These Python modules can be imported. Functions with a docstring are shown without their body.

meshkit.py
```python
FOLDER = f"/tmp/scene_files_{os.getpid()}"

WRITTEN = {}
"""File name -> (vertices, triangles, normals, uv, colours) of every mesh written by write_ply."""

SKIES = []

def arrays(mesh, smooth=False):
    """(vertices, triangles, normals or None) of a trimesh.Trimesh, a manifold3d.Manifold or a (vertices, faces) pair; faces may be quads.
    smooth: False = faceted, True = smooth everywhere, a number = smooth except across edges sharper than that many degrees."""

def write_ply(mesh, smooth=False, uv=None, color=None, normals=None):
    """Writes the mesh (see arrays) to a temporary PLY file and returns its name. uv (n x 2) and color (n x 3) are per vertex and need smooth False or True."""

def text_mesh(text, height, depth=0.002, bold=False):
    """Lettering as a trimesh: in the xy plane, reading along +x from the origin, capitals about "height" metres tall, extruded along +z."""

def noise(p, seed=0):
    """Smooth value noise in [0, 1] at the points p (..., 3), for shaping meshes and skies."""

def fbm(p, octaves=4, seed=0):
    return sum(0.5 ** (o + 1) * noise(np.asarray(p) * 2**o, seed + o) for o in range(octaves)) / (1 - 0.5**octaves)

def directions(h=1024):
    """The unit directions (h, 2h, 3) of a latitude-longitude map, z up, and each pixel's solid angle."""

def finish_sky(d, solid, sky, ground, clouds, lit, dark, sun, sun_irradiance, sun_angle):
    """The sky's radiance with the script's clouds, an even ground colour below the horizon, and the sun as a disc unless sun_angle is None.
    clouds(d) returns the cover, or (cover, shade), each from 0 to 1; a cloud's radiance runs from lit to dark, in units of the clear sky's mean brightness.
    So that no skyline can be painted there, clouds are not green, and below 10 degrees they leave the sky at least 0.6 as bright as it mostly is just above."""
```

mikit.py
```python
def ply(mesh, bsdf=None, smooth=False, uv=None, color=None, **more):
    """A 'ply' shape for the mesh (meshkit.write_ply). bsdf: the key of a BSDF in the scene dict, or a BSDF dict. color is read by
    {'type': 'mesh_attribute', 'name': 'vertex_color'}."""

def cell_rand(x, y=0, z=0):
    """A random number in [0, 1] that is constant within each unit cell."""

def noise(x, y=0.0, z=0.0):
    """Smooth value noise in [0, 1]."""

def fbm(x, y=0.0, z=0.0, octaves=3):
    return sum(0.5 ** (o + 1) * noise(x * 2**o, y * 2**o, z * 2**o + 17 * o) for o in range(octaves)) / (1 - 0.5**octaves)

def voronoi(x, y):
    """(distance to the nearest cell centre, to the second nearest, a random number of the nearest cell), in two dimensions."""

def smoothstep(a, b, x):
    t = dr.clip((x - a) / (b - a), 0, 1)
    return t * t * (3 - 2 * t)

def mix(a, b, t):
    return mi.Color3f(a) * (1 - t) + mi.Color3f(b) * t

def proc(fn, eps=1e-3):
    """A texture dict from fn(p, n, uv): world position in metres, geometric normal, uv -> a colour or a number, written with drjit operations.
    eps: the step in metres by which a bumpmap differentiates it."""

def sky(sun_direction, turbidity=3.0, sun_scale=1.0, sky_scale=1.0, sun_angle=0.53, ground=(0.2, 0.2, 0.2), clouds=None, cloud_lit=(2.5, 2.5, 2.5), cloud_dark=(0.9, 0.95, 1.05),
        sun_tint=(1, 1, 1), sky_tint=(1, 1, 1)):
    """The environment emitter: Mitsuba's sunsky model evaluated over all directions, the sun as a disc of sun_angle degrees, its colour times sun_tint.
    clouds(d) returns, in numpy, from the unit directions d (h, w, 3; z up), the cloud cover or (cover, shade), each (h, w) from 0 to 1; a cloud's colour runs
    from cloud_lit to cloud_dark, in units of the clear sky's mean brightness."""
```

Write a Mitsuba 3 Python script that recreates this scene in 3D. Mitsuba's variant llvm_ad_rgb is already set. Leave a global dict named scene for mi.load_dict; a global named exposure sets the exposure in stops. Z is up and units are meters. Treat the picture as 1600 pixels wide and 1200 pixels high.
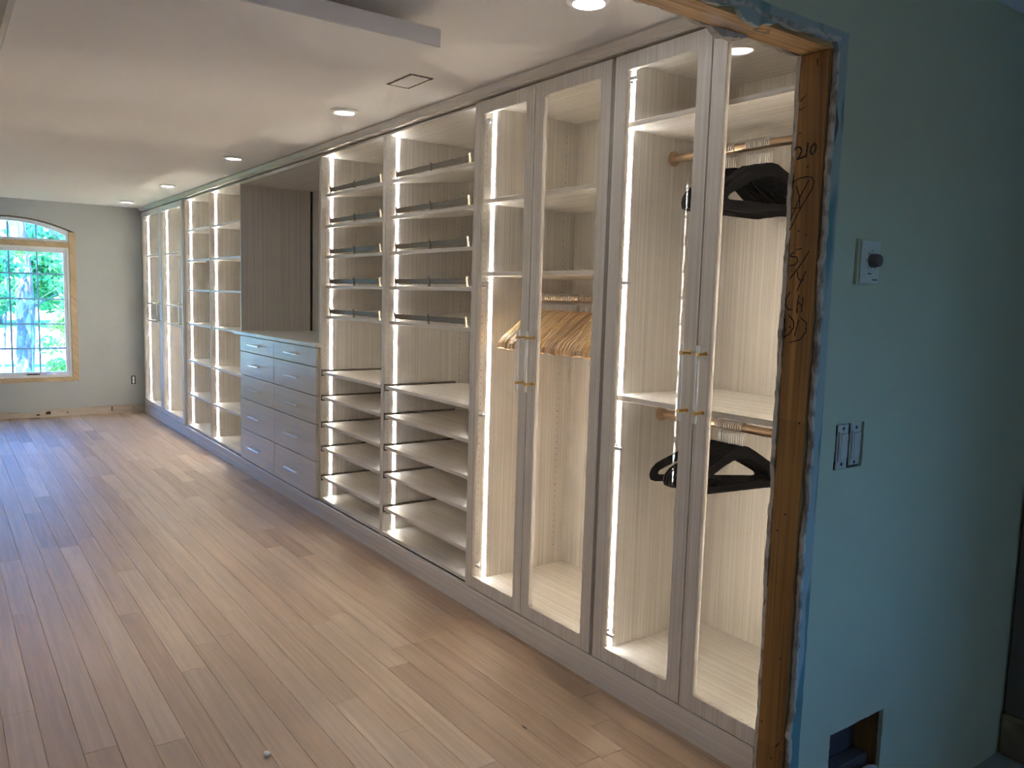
import math, random
import numpy as np, trimesh
import drjit as dr
import mitsuba as mi
import mikit, meshkit
from mikit import noise, fbm, cell_rand, smoothstep, mix, proc
from shapely.geometry import Polygon, box as sbox, Point, LineString
from shapely.ops import unary_union
from scipy.spatial import ConvexHull

T = mi.ScalarTransform4f
rnd = random.Random(7)
scene, labels = {'type': 'scene'}, {}

# ------------------------------------------------------------------ camera, sky, exposure
FWD, UP, EYE = (0.58329416, 0.80526493, -0.10637814), (0.03930294, 0.10283125, 0.99392204), (-2.06160716, 0.0, 1.50533381)
scene['camera'] = {'type': 'perspective', 'fov': 65.1107956, 'fov_axis': 'x', 'near_clip': 0.02, 'far_clip': 500.0,
                   'to_world': T().look_at(origin=list(EYE), target=[EYE[i] + FWD[i] for i in range(3)], up=list(UP))}
SUN = (-0.40, -0.62, 0.95)
scene['sky'] = mikit.sky(SUN, turbidity=3.0, sun_scale=15.0, sky_scale=48.0, ground=(0.2, 0.22, 0.16), sky_tint=(0.50, 0.90, 1.50))
exposure = 0.66
LED = (58.0, 51.0, 42.0)
DOWN = (24.0, 24.5, 25.5)

# ------------------------------------------------------------------ mesh helpers: a mesh is (vertices, triangles)
def cat(*ms):
    ms = [m for m in ms if m is not None]
    vs, fs, n = [], [], 0
    for v, f in ms:
        vs.append(np.asarray(v, float)); fs.append(np.asarray(f, int) + n); n += len(v)
    return np.vstack(vs), np.vstack(fs)

def _template():
    s = np.array([(a, b, c) for a in (-1, 1) for b in (-1, 1) for c in (-1, 1)], float)
    sg, ax = np.repeat(s, 3, axis=0), np.tile(np.arange(3), 8)
    v = sg.copy()
    for i in range(24):
        for k in range(3):
            if k != ax[i]: v[i, k] *= 0.8
    h = ConvexHull(v)
    f = h.simplices.copy()
    for i, t in enumerate(f):
        n = np.cross(v[t[1]] - v[t[0]], v[t[2]] - v[t[0]])
        if n @ v[t].mean(0) < 0: f[i] = t[::-1]
    return sg, ax, f
_SG, _AX, _FB = _template()

def bx(x0, x1, y0, y1, z0, z1, b=0.001):
    lo, hi = np.array([min(x0, x1), min(y0, y1), min(z0, z1)]), np.array([max(x0, x1), max(y0, y1), max(z0, z1)])
    c, h = (lo + hi) / 2, (hi - lo) / 2
    b = min(b, h.min() * 0.6)
    v = _SG * h
    for k in range(3):
        v[_AX != k, k] -= _SG[_AX != k, k] * b
    return v + c, _FB

def extr(poly, plane, a, b):
    """A shapely polygon in the plane 'yz', 'xz' or 'xy', from a to b along the third axis."""
    out = []
    for g in getattr(poly, 'geoms', [poly]):
        if g.is_empty or g.geom_type != 'Polygon': continue
        m = trimesh.creation.extrude_polygon(g, b - a, engine='earcut')
        v, f = np.array(m.vertices), np.array(m.faces)
        v[:, 2] += a
        if plane == 'yz': v = v[:, [2, 0, 1]]
        elif plane == 'xz': v, f = v[:, [0, 2, 1]], f[:, ::-1]
        out.append((v, f))
    return cat(*out)

def tube(pts, r, n=8, closed=False):
    """A round tube along the points; r one radius or one for each."""
    p = np.asarray(pts, float); m = len(p)
    r = np.broadcast_to(np.asarray(r, float), (m,))
    t = np.gradient(p, axis=0)
    if closed: t = np.roll(p, -1, 0) - np.roll(p, 1, 0)
    t /= np.linalg.norm(t, axis=1, keepdims=True) + 1e-12
    ref = np.array([0.0, 0, 1]) if abs(t[0][2]) < 0.9 else np.array([1.0, 0, 0])
    v = []
    u = np.cross(t[0], ref); u /= np.linalg.norm(u)
    for i in range(m):
        u = u - t[i] * (u @ t[i]); u /= np.linalg.norm(u) + 1e-12
        w = np.cross(t[i], u)
        a = np.arange(n) * 2 * np.pi / n
        v.append(p[i] + r[i] * (np.cos(a)[:, None] * u + np.sin(a)[:, None] * w))
    v = np.vstack(v); f = []
    for i in range(m if closed else m - 1):
        j = (i + 1) % m
        for k in range(n):
            q = (k + 1) % n
            f += [(i * n + k, i * n + q, j * n + q), (i * n + k, j * n + q, j * n + k)]
    if not closed:
        v = np.vstack([v, p[0], p[-1]])
        for k in range(n):
            q = (k + 1) % n
            f += [(m * n, q, k), (m * n + 1, (m - 1) * n + k, (m - 1) * n + q)]
    return v, np.array(f)

def lathe(prof, c, n=28):
    """Profile [(radius, z)] turned about the vertical axis through c."""
    prof = np.asarray(prof, float); m = len(prof); a = np.arange(n) * 2 * np.pi / n
    v = np.stack([prof[:, None, 0] * np.cos(a), prof[:, None, 0] * np.sin(a), np.repeat(prof[:, 1:2], n, 1)], -1).reshape(-1, 3) + np.asarray(c)
    f = []
    for i in range(m - 1):
        for k in range(n):
            q = (k + 1) % n
            f += [(i * n + k, i * n + q, (i + 1) * n + q), (i * n + k, (i + 1) * n + q, (i + 1) * n + k)]
    return v, np.array(f)

def disc(c, r, axis, n=8, h=0.0006):
    """A small flat disc of thickness h, facing along 'x', 'y' or 'z' (sign of h)."""
    d = np.zeros(3); d['xyz'.index(axis)] = h
    return tube([np.asarray(c, float), np.asarray(c, float) + d], r, n)

def rot(m, deg, c, axis=2):
    a = math.radians(deg); R = np.eye(3); i, j = [(1, 2), (2, 0), (0, 1)][axis]
    R[i, i] = R[j, j] = math.cos(a); R[i, j] = -math.sin(a); R[j, i] = math.sin(a)
    c = np.asarray(c, float)
    return (np.asarray(m[0]) - c) @ R.T + c, m[1]

def wob(x, s, seed=0, o=3):
    """Seeded value noise about 0, for ragged outlines."""
    return meshkit.fbm(np.stack([np.asarray(x, float) * s, np.zeros(len(x)) + seed * 3.7, np.zeros(len(x))], -1), o, seed) - 0.5

MIRROR = [False]
def place(m):
    if not MIRROR[0]: return m
    v = np.array(m[0]); v[:, 0] = -2.40 - v[:, 0]; v[:, 1] += 0.045
    return v, np.asarray(m[1])[:, ::-1]

def numbered(name):
    if name not in scene and not any(k.startswith(name + '__') for k in scene): return name
    i = 1
    while True:
        k = f'{name}_{i:03d}'
        if k not in scene and k not in USED and not any(q.startswith(k + '__') for q in scene): return k
        i += 1
USED, COUNT = set(), {}
def fresh(name):
    n = COUNT.get(name, 0); COUNT[name] = n + 1
    return name if n == 0 else f'{name}_{n:03d}'

def obj(name, mesh, mat, parent=None, smooth=False, label=None, stuff=False, **more):
    key = fresh(f'{parent}__{name}' if parent else name)
    scene[key] = mikit.ply(place(mesh), mat, smooth, **more)
    if label or stuff:
        labels[key] = {}
        if label: labels[key]['label'] = label
        if stuff: labels[key]['kind'] = 'stuff'
    return key

def part(name, shape, parent):
    """A part that shares a ready shape dict."""
    key = fresh(f'{parent}__{name}'); scene[key] = shape
    return key

def thing(name, label, category, group=None):
    key = fresh(name)
    labels[key] = {'label': label, 'category': category}
    if group: labels[key]['group'] = group
    return key

def struct(name, mesh=None, mat=None, smooth=False):
    labels[name] = {'kind': 'structure'}; COUNT[name] = 1
    if mesh is not None: scene[name] = mikit.ply(mesh, mat, smooth)
    return name

# ------------------------------------------------------------------ materials
def mat(name, color, rough=0.5, spec=0.5, metallic=0.0, **more):
    c = color if isinstance(color, dict) else {'type': 'rgb', 'value': list(color)}
    scene[name] = {'type': 'twosided', 'bsdf': {'type': 'principled', 'base_color': c, 'roughness': rough, 'specular': spec, 'metallic': metallic, **more}}

def streaks(h, l):
    """Fine lines across h, drawn out along l: 0 to 1."""
    a = noise(h * 330, l * 1.1, 3.0); b = noise(h * 120, l * 0.7, 9.0); c = noise(h * 900, l * 6, 2.0)
    return smoothstep(0.15, 0.85, 0.45 * a + 0.25 * b + 0.3 * c)
def melamine_v(p, n, uv): return mix((0.585, 0.545, 0.49), (0.745, 0.71, 0.655), streaks(p.x + p.y, p.z))
def melamine_h(p, n, uv): return mix((0.60, 0.56, 0.505), (0.735, 0.70, 0.645), streaks(p.x * 0.8 + p.z, p.y))
mat('m_panel', proc(melamine_v), 0.42, 0.4)
mat('m_board', proc(melamine_h), 0.42, 0.4)
mat('m_drawer', proc(lambda p, n, uv: mix((0.68, 0.65, 0.575), (0.74, 0.71, 0.635), smoothstep(0.25, 0.7, 0.6 * fbm(p.z * 190 + p.x * 40, p.y * 2.2, 5.0, octaves=2) + 0.4 * noise(p.z * 40, p.y * 0.8)))), 0.33, 0.5)
mat('m_edge', (0.72, 0.68, 0.62), 0.35, 0.5)
mat('m_hole', (0.06, 0.05, 0.045), 0.8, 0.2)

OAK = [(0.40, 0.28, 0.19), (0.425, 0.303, 0.207), (0.345, 0.237, 0.16), (0.465, 0.345, 0.245), (0.375, 0.254, 0.168), (0.41, 0.296, 0.208)]
def oak(i):
    c = OAK[i]
    lo, hi = tuple(float(q) * 0.90 for q in c), tuple(min(float(q) * 1.09 + 0.006, 1.0) for q in c)
    def fn(p, n, uv):
        k = dr.floor(p.x / 0.1 + 100.0)
        off = cell_rand(k, dr.floor(p.y * 0.01), i) * 40
        g = fbm(p.x * 95 + off, p.y * 3.2 + off, 1.0 + i, octaves=3)
        q = noise(p.x * 14 + off, p.y * 0.9 + off, 5.0)
        f = noise(p.x * 600, p.y * 14, 3.0)
        s = fbm(p.x * 1.1, p.y * 0.8, 8.0, octaves=3)
        t = 0.55 * g + 0.3 * q + 0.15 * f
        return mix(lo, hi, smoothstep(0.25, 0.75, t)) * (0.94 + 0.12 * s)
    return fn
for i in range(6): mat(f'm_oak_{i}', proc(oak(i)), 0.52, 0.42)
mat('m_subfloor', (0.25, 0.18, 0.12), 0.8, 0.2)

mat('m_ceiling', (0.73, 0.71, 0.69), 0.9, 0.1)
mat('m_wall', proc(lambda p, n, uv: mix((0.39, 0.41, 0.40), (0.42, 0.44, 0.43), fbm(p.x * 3, p.z * 3, p.y * 3))), 0.85, 0.15)
def blue_paint(p, n, uv):
    strip = smoothstep(-0.1695, -0.1680, p.x + 0.0025 * noise(p.z * 30, 3.0))
    top = smoothstep(2.1880, 2.1895, p.z + 0.003 * noise(p.x * 25, 1.0))
    new = dr.maximum(strip, top)
    s = fbm(p.x * 14, p.z * 3.5, 2.0, octaves=3)
    old = mix((0.13, 0.22, 0.19), (0.33, 0.36, 0.30), smoothstep(0.42, 0.56, s + 0.12 * smoothstep(0.9, 1.7, p.z) - 0.10 * smoothstep(0.55, 0.2, p.z)))
    b = fbm(p.x * 5, p.z * 5, 7.0)
    return old * (1 - new) + mix((0.46, 0.445, 0.285), (0.485, 0.475, 0.305), b) * new
mat('m_blue', proc(blue_paint), 0.75, 0.25)
mat('m_gypsum', proc(lambda p, n, uv: mix((0.27, 0.215, 0.155), (0.52, 0.465, 0.385), smoothstep(0.25, 0.55, fbm(p.z * 35, p.x * 35 + p.y * 120, 4.0)))), 0.95, 0.05)
mat('m_paper', (0.40, 0.34, 0.28), 0.9, 0.1)
mat('m_sole', proc(lambda p, n, uv: mix((0.40, 0.345, 0.285), (0.54, 0.48, 0.41), fbm(p.x * 9, p.z * 40, octaves=3))), 0.8, 0.2)
def stud(p, n, uv):
    u, v = p.y * 1.0, p.z
    w = noise(u * 9, v * 1.3, 1.0) * 0.05
    g = fbm((u + w) * 160, v * 2.2, 6.0, octaves=3)
    q = fbm(u * 16, v * 2.0, 2.0, octaves=2)
    dark = smoothstep(0.035, 0.0, dr.abs(u - 1.2915 + 0.004 * noise(v * 4, 2.0))) * 0
    blocks = cell_rand(dr.floor(v * 2.2 + 0.35), 3.0, 1.0)
    c = mix((0.15, 0.068, 0.018), (0.33, 0.165, 0.045), smoothstep(0.25, 0.75, 0.5 * g + 0.5 * q))
    return c * (0.80 + 0.32 * blocks)
mat('m_stud', proc(stud), 0.6, 0.3)
def header_wood(p, n, uv):
    g = fbm(p.y * 130, p.x * 2.4, 6.0, octaves=3); q = fbm(p.y * 14, p.x * 3.0, 2.0, octaves=2)
    kx, ky = (p.x + 0.455) / 0.032, (p.y - 1.255) / 0.016
    k = dr.sqrt(kx * kx + ky * ky) + 0.5 * noise(p.x * 60, p.y * 60)
    c = mix((0.30, 0.145, 0.042), (0.54, 0.31, 0.12), smoothstep(0.25, 0.75, 0.5 * g + 0.5 * q))
    k2x, k2y = (p.x + 0.80) / 0.022, (p.y - 1.275) / 0.013
    k2 = dr.sqrt(k2x * k2x + k2y * k2y) + 0.5 * noise(p.x * 70, p.y * 70)
    pale = smoothstep(0.52, 0.66, fbm(p.x * 7, p.y * 26, 4.0)) * smoothstep(-0.42, -0.55, p.x)
    c = mix(c, c * 0.4 + mi.Color3f(0.30, 0.235, 0.19), pale)
    return c * (1 - 0.62 * smoothstep(0.35, 0.1, dr.abs(k - 0.9))) * (1 - 0.7 * smoothstep(1.0, 0.7, k2))
mat('m_header', proc(header_wood), 0.6, 0.3)
mat('m_pine', proc(lambda p, n, uv: mix((0.36, 0.26, 0.15), (0.56, 0.43, 0.27), fbm((p.x + p.z) * 40, p.y * 40, p.z * 3, octaves=2))), 0.6, 0.3)
mat('m_ink', (0.022, 0.014, 0.012), 0.7, 0.2)
mat('m_chrome', (0.88, 0.89, 0.90), 0.30, 0.5, 0.85)
mat('m_steel', (0.66, 0.65, 0.64), 0.32, 0.5, 0.9)
mat('m_bronze', (0.50, 0.36, 0.24), 0.34, 0.5, 1.0)
mat('m_brass', (0.66, 0.46, 0.18), 0.28, 0.5, 1.0)
mat('m_rail', (0.17, 0.145, 0.115), 0.45, 0.5, 0.5)
mat('m_railpost', (0.95, 0.72, 0.40), 0.45, 0.5, 0.25)
mat('m_slide', (0.05, 0.045, 0.04), 0.45, 0.4)
mat('m_velvet', (0.006, 0.0065, 0.008), 0.9, 0.06, sheen=0.05)
for i, (a, b) in enumerate((((0.52, 0.31, 0.135), (0.66, 0.42, 0.20)), ((0.64, 0.42, 0.20), (0.80, 0.57, 0.32)), ((0.36, 0.20, 0.085), (0.50, 0.30, 0.13)), ((0.68, 0.47, 0.25), (0.84, 0.63, 0.38)))):
    mat(f'm_hangerwood_{i}', proc(lambda p, n, uv, a=a, b=b: mix(a, b, fbm(p.x * 20, p.z * 90, p.y * 30))), 0.42, 0.45)
mat('m_white', (0.74, 0.74, 0.73), 0.4, 0.5)
mat('m_vinyl', (0.62, 0.66, 0.72), 0.4, 0.5)
mat('m_muntin', (0.20, 0.40, 0.66), 0.5, 0.4)
mat('m_black', (0.02, 0.02, 0.02), 0.5, 0.4)
mat('m_acrylic', (0.95, 0.95, 0.94), 0.25, 0.8)
mat('m_knob', (0.10, 0.085, 0.07), 0.5, 0.4)
mat('m_plate', (0.60, 0.62, 0.53), 0.4, 0.5)
mat('m_switch', (0.50, 0.47, 0.39), 0.45, 0.5)
mat('m_marble', proc(lambda p, n, uv: mix((0.14, 0.10, 0.055), (0.30, 0.23, 0.14), fbm(p.x * 20 + p.y * 17, p.z * 22))), 0.35, 0.5)
mat('m_tile', proc(lambda p, n, uv: mix((0.22, 0.24, 0.22), (0.32, 0.33, 0.30), fbm(p.x * 9, p.y * 9))), 0.5, 0.4)
mat('m_doorframe', (0.12, 0.10, 0.075), 0.5, 0.4)
mat('m_doorpanel', (0.26, 0.31, 0.32), 0.4, 0.5)
mat('m_crumb', (0.8, 0.78, 0.74), 0.9, 0.1)
scene['m_window'] = {'type': 'thindielectric', 'int_ior': 1.5, 'specular_transmittance': {'type': 'rgb', 'value': [0.80, 0.98, 1.0]}}
scene['m_glass'] = {'type': 'thindielectric', 'int_ior': 1.28}
scene['m_lens'] = {'type': 'diffuse', 'reflectance': {'type': 'rgb', 'value': [0.8, 0.8, 0.8]}}
# outdoors
mat('m_grass', proc(lambda p, n, uv: mix((0.06, 0.17, 0.05), (0.20, 0.40, 0.12), fbm(p.x * 3, p.y * 3, 1.0, octaves=4))), 0.9, 0.1)
mat('m_road', proc(lambda p, n, uv: mix((0.66, 0.66, 0.66), (0.80, 0.80, 0.80), fbm(p.x * 1.5, p.y * 1.5))), 0.9, 0.1)
mat('m_bark', proc(lambda p, n, uv: mix((0.10, 0.09, 0.11), (0.28, 0.26, 0.30), smoothstep(0.3, 0.7, fbm(p.x * 22 + p.y * 22, p.z * 5, 2.0, octaves=3)))), 0.9, 0.1)
for nm, c in (('m_leaf_0', (0.10, 0.34, 0.14)), ('m_leaf_1', (0.20, 0.46, 0.16)), ('m_leaf_2', (0.07, 0.25, 0.13)), ('m_leaf_3', (0.30, 0.50, 0.17))):
    scene[nm] = {'type': 'principledthin', 'base_color': {'type': 'rgb', 'value': list(c)}, 'roughness': 0.6, 'diff_trans': 0.9}
mat('m_siding', (0.66, 0.64, 0.60), 0.8, 0.2)

def emit(rgb): return {'emitter': {'type': 'area', 'radiance': {'type': 'rgb', 'value': list(rgb)}}}

# ------------------------------------------------------------------ the setting: floor, ceiling, walls
XL, YN, YB, YF, H = -3.05, 1.214, 1.324, 10.465, 2.44       # left wall, near wall front and back, far wall, ceiling
struct('floor', bx(XL - 0.1, 0.70, 1.228, YF + 0.12, -0.16, -0.0145, 0), 'm_subfloor')
prng = random.Random(3)
W = 0.1
for k in range(-26, 1):
    x0, x1 = k * W - 0.02, (k + 1) * W - 0.02
    if x0 > 0.05: continue
    y = 1.23 - prng.uniform(0, 1.3)
    while y < YF:
        L = prng.choice((0.62, 0.85, 1.1, 1.35, 1.6, 1.95))
        a, b = max(y, 1.229), min(y + L, YF + 0.008)
        if b - a > 0.05:
            dz = prng.uniform(0, 0.0004)
            obj('plank', bx(x0 + 0.0004, x1 - 0.0004, a + 0.0004, b - 0.0004, -0.0144, -dz, 0.0008), f'm_oak_{prng.choice((0, 0, 1, 1, 2, 3, 4, 5, 5))}', 'floor')
        y += L

struct('ceiling', bx(XL - 0.1, 0.72, YN + 0.0128, YF + 0.12, H, H + 0.12, 0), 'm_ceiling')
c = thing('ceiling_panel', 'wide white drywall panel hung a little below the ceiling along the room', 'ceiling panel')
obj('panel', bx(-1.832, -0.664, 2.383, 9.05, 2.32, 2.38, 0.003), 'm_ceiling', c)
for x in (-1.5, -1.0): obj('batten', bx(x - 0.03, x + 0.03, 2.75, 8.7, 2.38, H, 0), 'm_pine', c)

struct('wall_left', bx(XL - 0.1, XL, YB, YF, 0.0, H, 0), 'm_wall')
struct('wall_right', bx(0.66, 0.72, YB, YF, 0.0, H, 0), 'm_wall')
# far wall with its arched window opening
XC, HW = -1.352, 0.652
def arch(hw, z0, zs, za, n=20):
    s = za - zs; R = (hw * hw + s * s) / (2 * s); zc = za - R; a = math.asin(hw / R)
    return [(XC - hw, z0), (XC + hw, z0)] + [(XC + R * math.sin(t), zc + R * math.cos(t)) for t in np.linspace(a, -a, n)]
hole = Polygon(arch(HW, 0.406, 2.108, 2.252))
xs = np.linspace(XL, 0.66, 110)
zb = 0.088 + 0.018 * wob(xs, 7, 2) + np.where((xs > -1.4) & (xs < -1.1), -0.028, 0) + np.where(xs > -0.33, 0.012, 0) - np.where((xs > -2.3) & (xs < -1.46), 0.015, 0)
sheet = Polygon([(XL, H)] + list(zip(xs, zb)) + [(0.66, H)]).difference(hole)
outlet_hole = sbox(-0.147, -0.095, 0.345, 0.448)
struct('wall_far', cat(*[extr(q, 'xz', YF, YF + 0.013) for q in (sheet.intersection(sbox(-9, -1, -0.30, 9)), sheet.intersection(sbox(-0.30, -1, -0.147, 9)), sheet.intersection(sbox(-0.147, -1, -0.095, 0.345)), sheet.intersection(sbox(-0.147, 0.448, -0.095, 9)), sheet.intersection(sbox(-0.095, -1, 9, 9)))]), 'm_wall')
obj('sheathing', extr(sbox(XL, -0.1, 0.66, H).difference(Polygon(arch(HW + 0.02, 0.39, 2.12, 2.275))), 'xz', YF + 0.10, YF + 0.13), 'm_siding', 'wall_far')
plate = sbox(XL, 0.0, 0.66, 0.13)
for (x, z, w, h) in ((-1.125, 0.028, 0.016, 0.012), (-1.025, 0.045, 0.030, 0.022), (-0.83, 0.042, 0.010, 0.011), (-0.36, 0.06, 0.008, 0.03), (-0.12, 0.058, 0.006, 0.012)):
    plate = plate.difference(Point(0, 0).buffer(1, 6) if False else Polygon([(x - w, z - h * .6), (x + w * .7, z - h), (x + w, z + h * .5), (x, z + h), (x - w * .8, z + h * .4)]))
obj('bottom_plate', extr(plate, 'xz', YF + 0.010, YF + 0.03), 'm_sole', 'wall_far')
obj('stud_cavity', bx(XL, 0.66, YF + 0.033, YF + 0.036, 0, 0.40, 0), 'm_hole', 'wall_far')
for i, (a, b, z) in enumerate(((-1.52, -1.30, 0.062), (-0.67, -0.33, 0.098), (-0.20, -0.02, 0.092))):
    x = np.linspace(a, b, 14); t = 0.003 + 0.004 * np.abs(wob(x, 30, 5 + i))
    obj('torn_paper', extr(Polygon(list(zip(x, z + 0.01 * wob(x, 12, i))) + list(zip(x[::-1], (z + 0.01 * wob(x, 12, i) + t)[::-1]))), 'xz', YF - 0.004, YF + 0.001), 'm_paper', 'wall_far')

# the window
struct('window_1')
w1 = 'window_1'
obj('casing', bx(-0.765, -0.700, YF - 0.002, YF + 0.10, 0.406, 2.108, 0.002), 'm_pine', w1)
obj('casing', bx(-2.004, -1.939, YF - 0.002, YF + 0.10, 0.406, 2.108, 0.002), 'm_pine', w1)
obj('sill', bx(-1.939, -0.765, YF - 0.002, YF + 0.10, 0.406, 0.457, 0.002), 'm_pine', w1)
obj('transom_bar', bx(-1.939, -0.765, YF - 0.002, YF + 0.10, 1.931, 1.993, 0.002), 'm_pine', w1)
out_ = Polygon(arch(HW - 0.012, 0.46, 2.092, 2.236)).intersection(sbox(XC - 0.587, 1.993, XC + 0.587, 2.4))
inn_ = Polygon(arch(HW - 0.045, 0.40, 2.035, 2.200)).intersection(sbox(XC - 0.555, 2.02, XC + 0.555, 2.4))
obj('arch_gap', extr(hole.intersection(sbox(-9, 1.993, 9, 9)).difference(out_.buffer(0.001)).buffer(0.002), 'xz', YF + 0.016, YF + 0.10), 'm_knob', w1)
obj('arch_frame', extr(out_.difference(inn_), 'xz', YF + 0.02, YF + 0.075), 'm_vinyl', w1)
obj('arch_pane', extr(inn_, 'xz', YF + 0.05, YF + 0.0502), 'm_window', w1)
def ringpoly(x0, x1, z0, z1, t): return sbox(x0, z0, x1, z1).difference(sbox(x0 + t, z0 + t, x1 - t, z1 - t))
obj('frame', extr(ringpoly(-1.939, -0.765, 0.457, 1.931, 0.026), 'xz', YF + 0.018, YF + 0.085), 'm_white', w1)
obj('sash', extr(ringpoly(-1.913, -0.791, 0.483, 1.905, 0.034), 'xz', YF + 0.035, YF + 0.075), 'm_vinyl', w1)
obj('pane', bx(-1.88, -0.825, YF + 0.054, YF + 0.0542, 0.515, 1.872, 0), 'm_window', w1)
for x in (-1.622, -1.352, -1.082): obj('muntin', bx(x - 0.008, x + 0.008, YF + 0.048, YF + 0.062, 0.515, 1.872, 0.001), 'm_muntin', w1)
for z in (0.785, 1.062, 1.345, 1.628): obj('muntin', bx(-1.88, -0.825, YF + 0.0478, YF + 0.0622, z - 0.008, z + 0.008, 0.001), 'm_muntin', w1)
for x in (-1.622, -1.352, -1.082):
    top = 2.195 - 0.35 * (x - XC) ** 2
    obj('muntin', bx(x - 0.008, x + 0.008, YF + 0.043, YF + 0.057, 2.02, top, 0.001), 'm_muntin', w1)
obj('crank_handle', cat(bx(-1.03, -0.93, YF + 0.005, YF + 0.03, 0.478, 0.496, 0.003), tube([(-0.99, YF + 0.0, 0.49), (-0.985, YF - 0.02, 0.53), (-0.955, YF - 0.022, 0.60)], 0.006, 8)), 'm_white', w1, 30)
obj('latch', bx(-1.22, -1.09, YF + 0.01, YF + 0.03, 0.489, 0.499, 0.002), 'm_black', w1)

# the near wall: studs, header, drywall sheets with torn edges
XJ = -0.225; ZH = 2.145; XJ2 = -2.36
struct('trim_1', bx(XJ, XJ + 0.038, YN + 0.013, YB - 0.013, 0.0, ZH, 0.002), 'm_stud')
struct('trim_2', bx(XJ2 - 0.04, XJ + 0.038, YN + 0.013, YB - 0.013, ZH, ZH + 0.14, 0.002), 'm_header')
struct('trim_3', bx(XJ2 - 0.04, XJ2, YN + 0.013, YB - 0.013, 0.0, ZH, 0.002), 'm_stud')
zz = np.linspace(-0.13, ZH, 220)
def ragged_sheet(y0, y1, jx, hz, seed, amp, holes=(), zbot=-0.13, xr=1.16, bites=()):
    ex = jx + amp * wob(zz, 9, seed) + amp * 0.55 * wob(zz, 55, seed + 1)
    hx = np.linspace(XJ2, jx, 160)
    ez = hz + amp * wob(hx, 9, seed + 2) + amp * 0.6 * wob(hx, 50, seed + 3)
    for (kind, at, wd, d) in bites:
        if kind == 'j': ex = ex + d * np.exp(-((zz - at) / wd) ** 2)
        else: ez = ez + d * np.exp(-((hx - at) / wd) ** 4)
    keep = hx < ex[-1] - 0.002
    pts = list(zip(ex, zz)) + list(zip(hx[keep][::-1], ez[keep][::-1])) + [(XJ2, zbot), (XL - 0.1, zbot), (XL - 0.1, H), (xr, H), (xr, zbot)]
    poly = Polygon(pts).buffer(0)
    for h in holes: poly = poly.difference(h)
    return extr(poly, 'xz', y0, y1)
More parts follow.
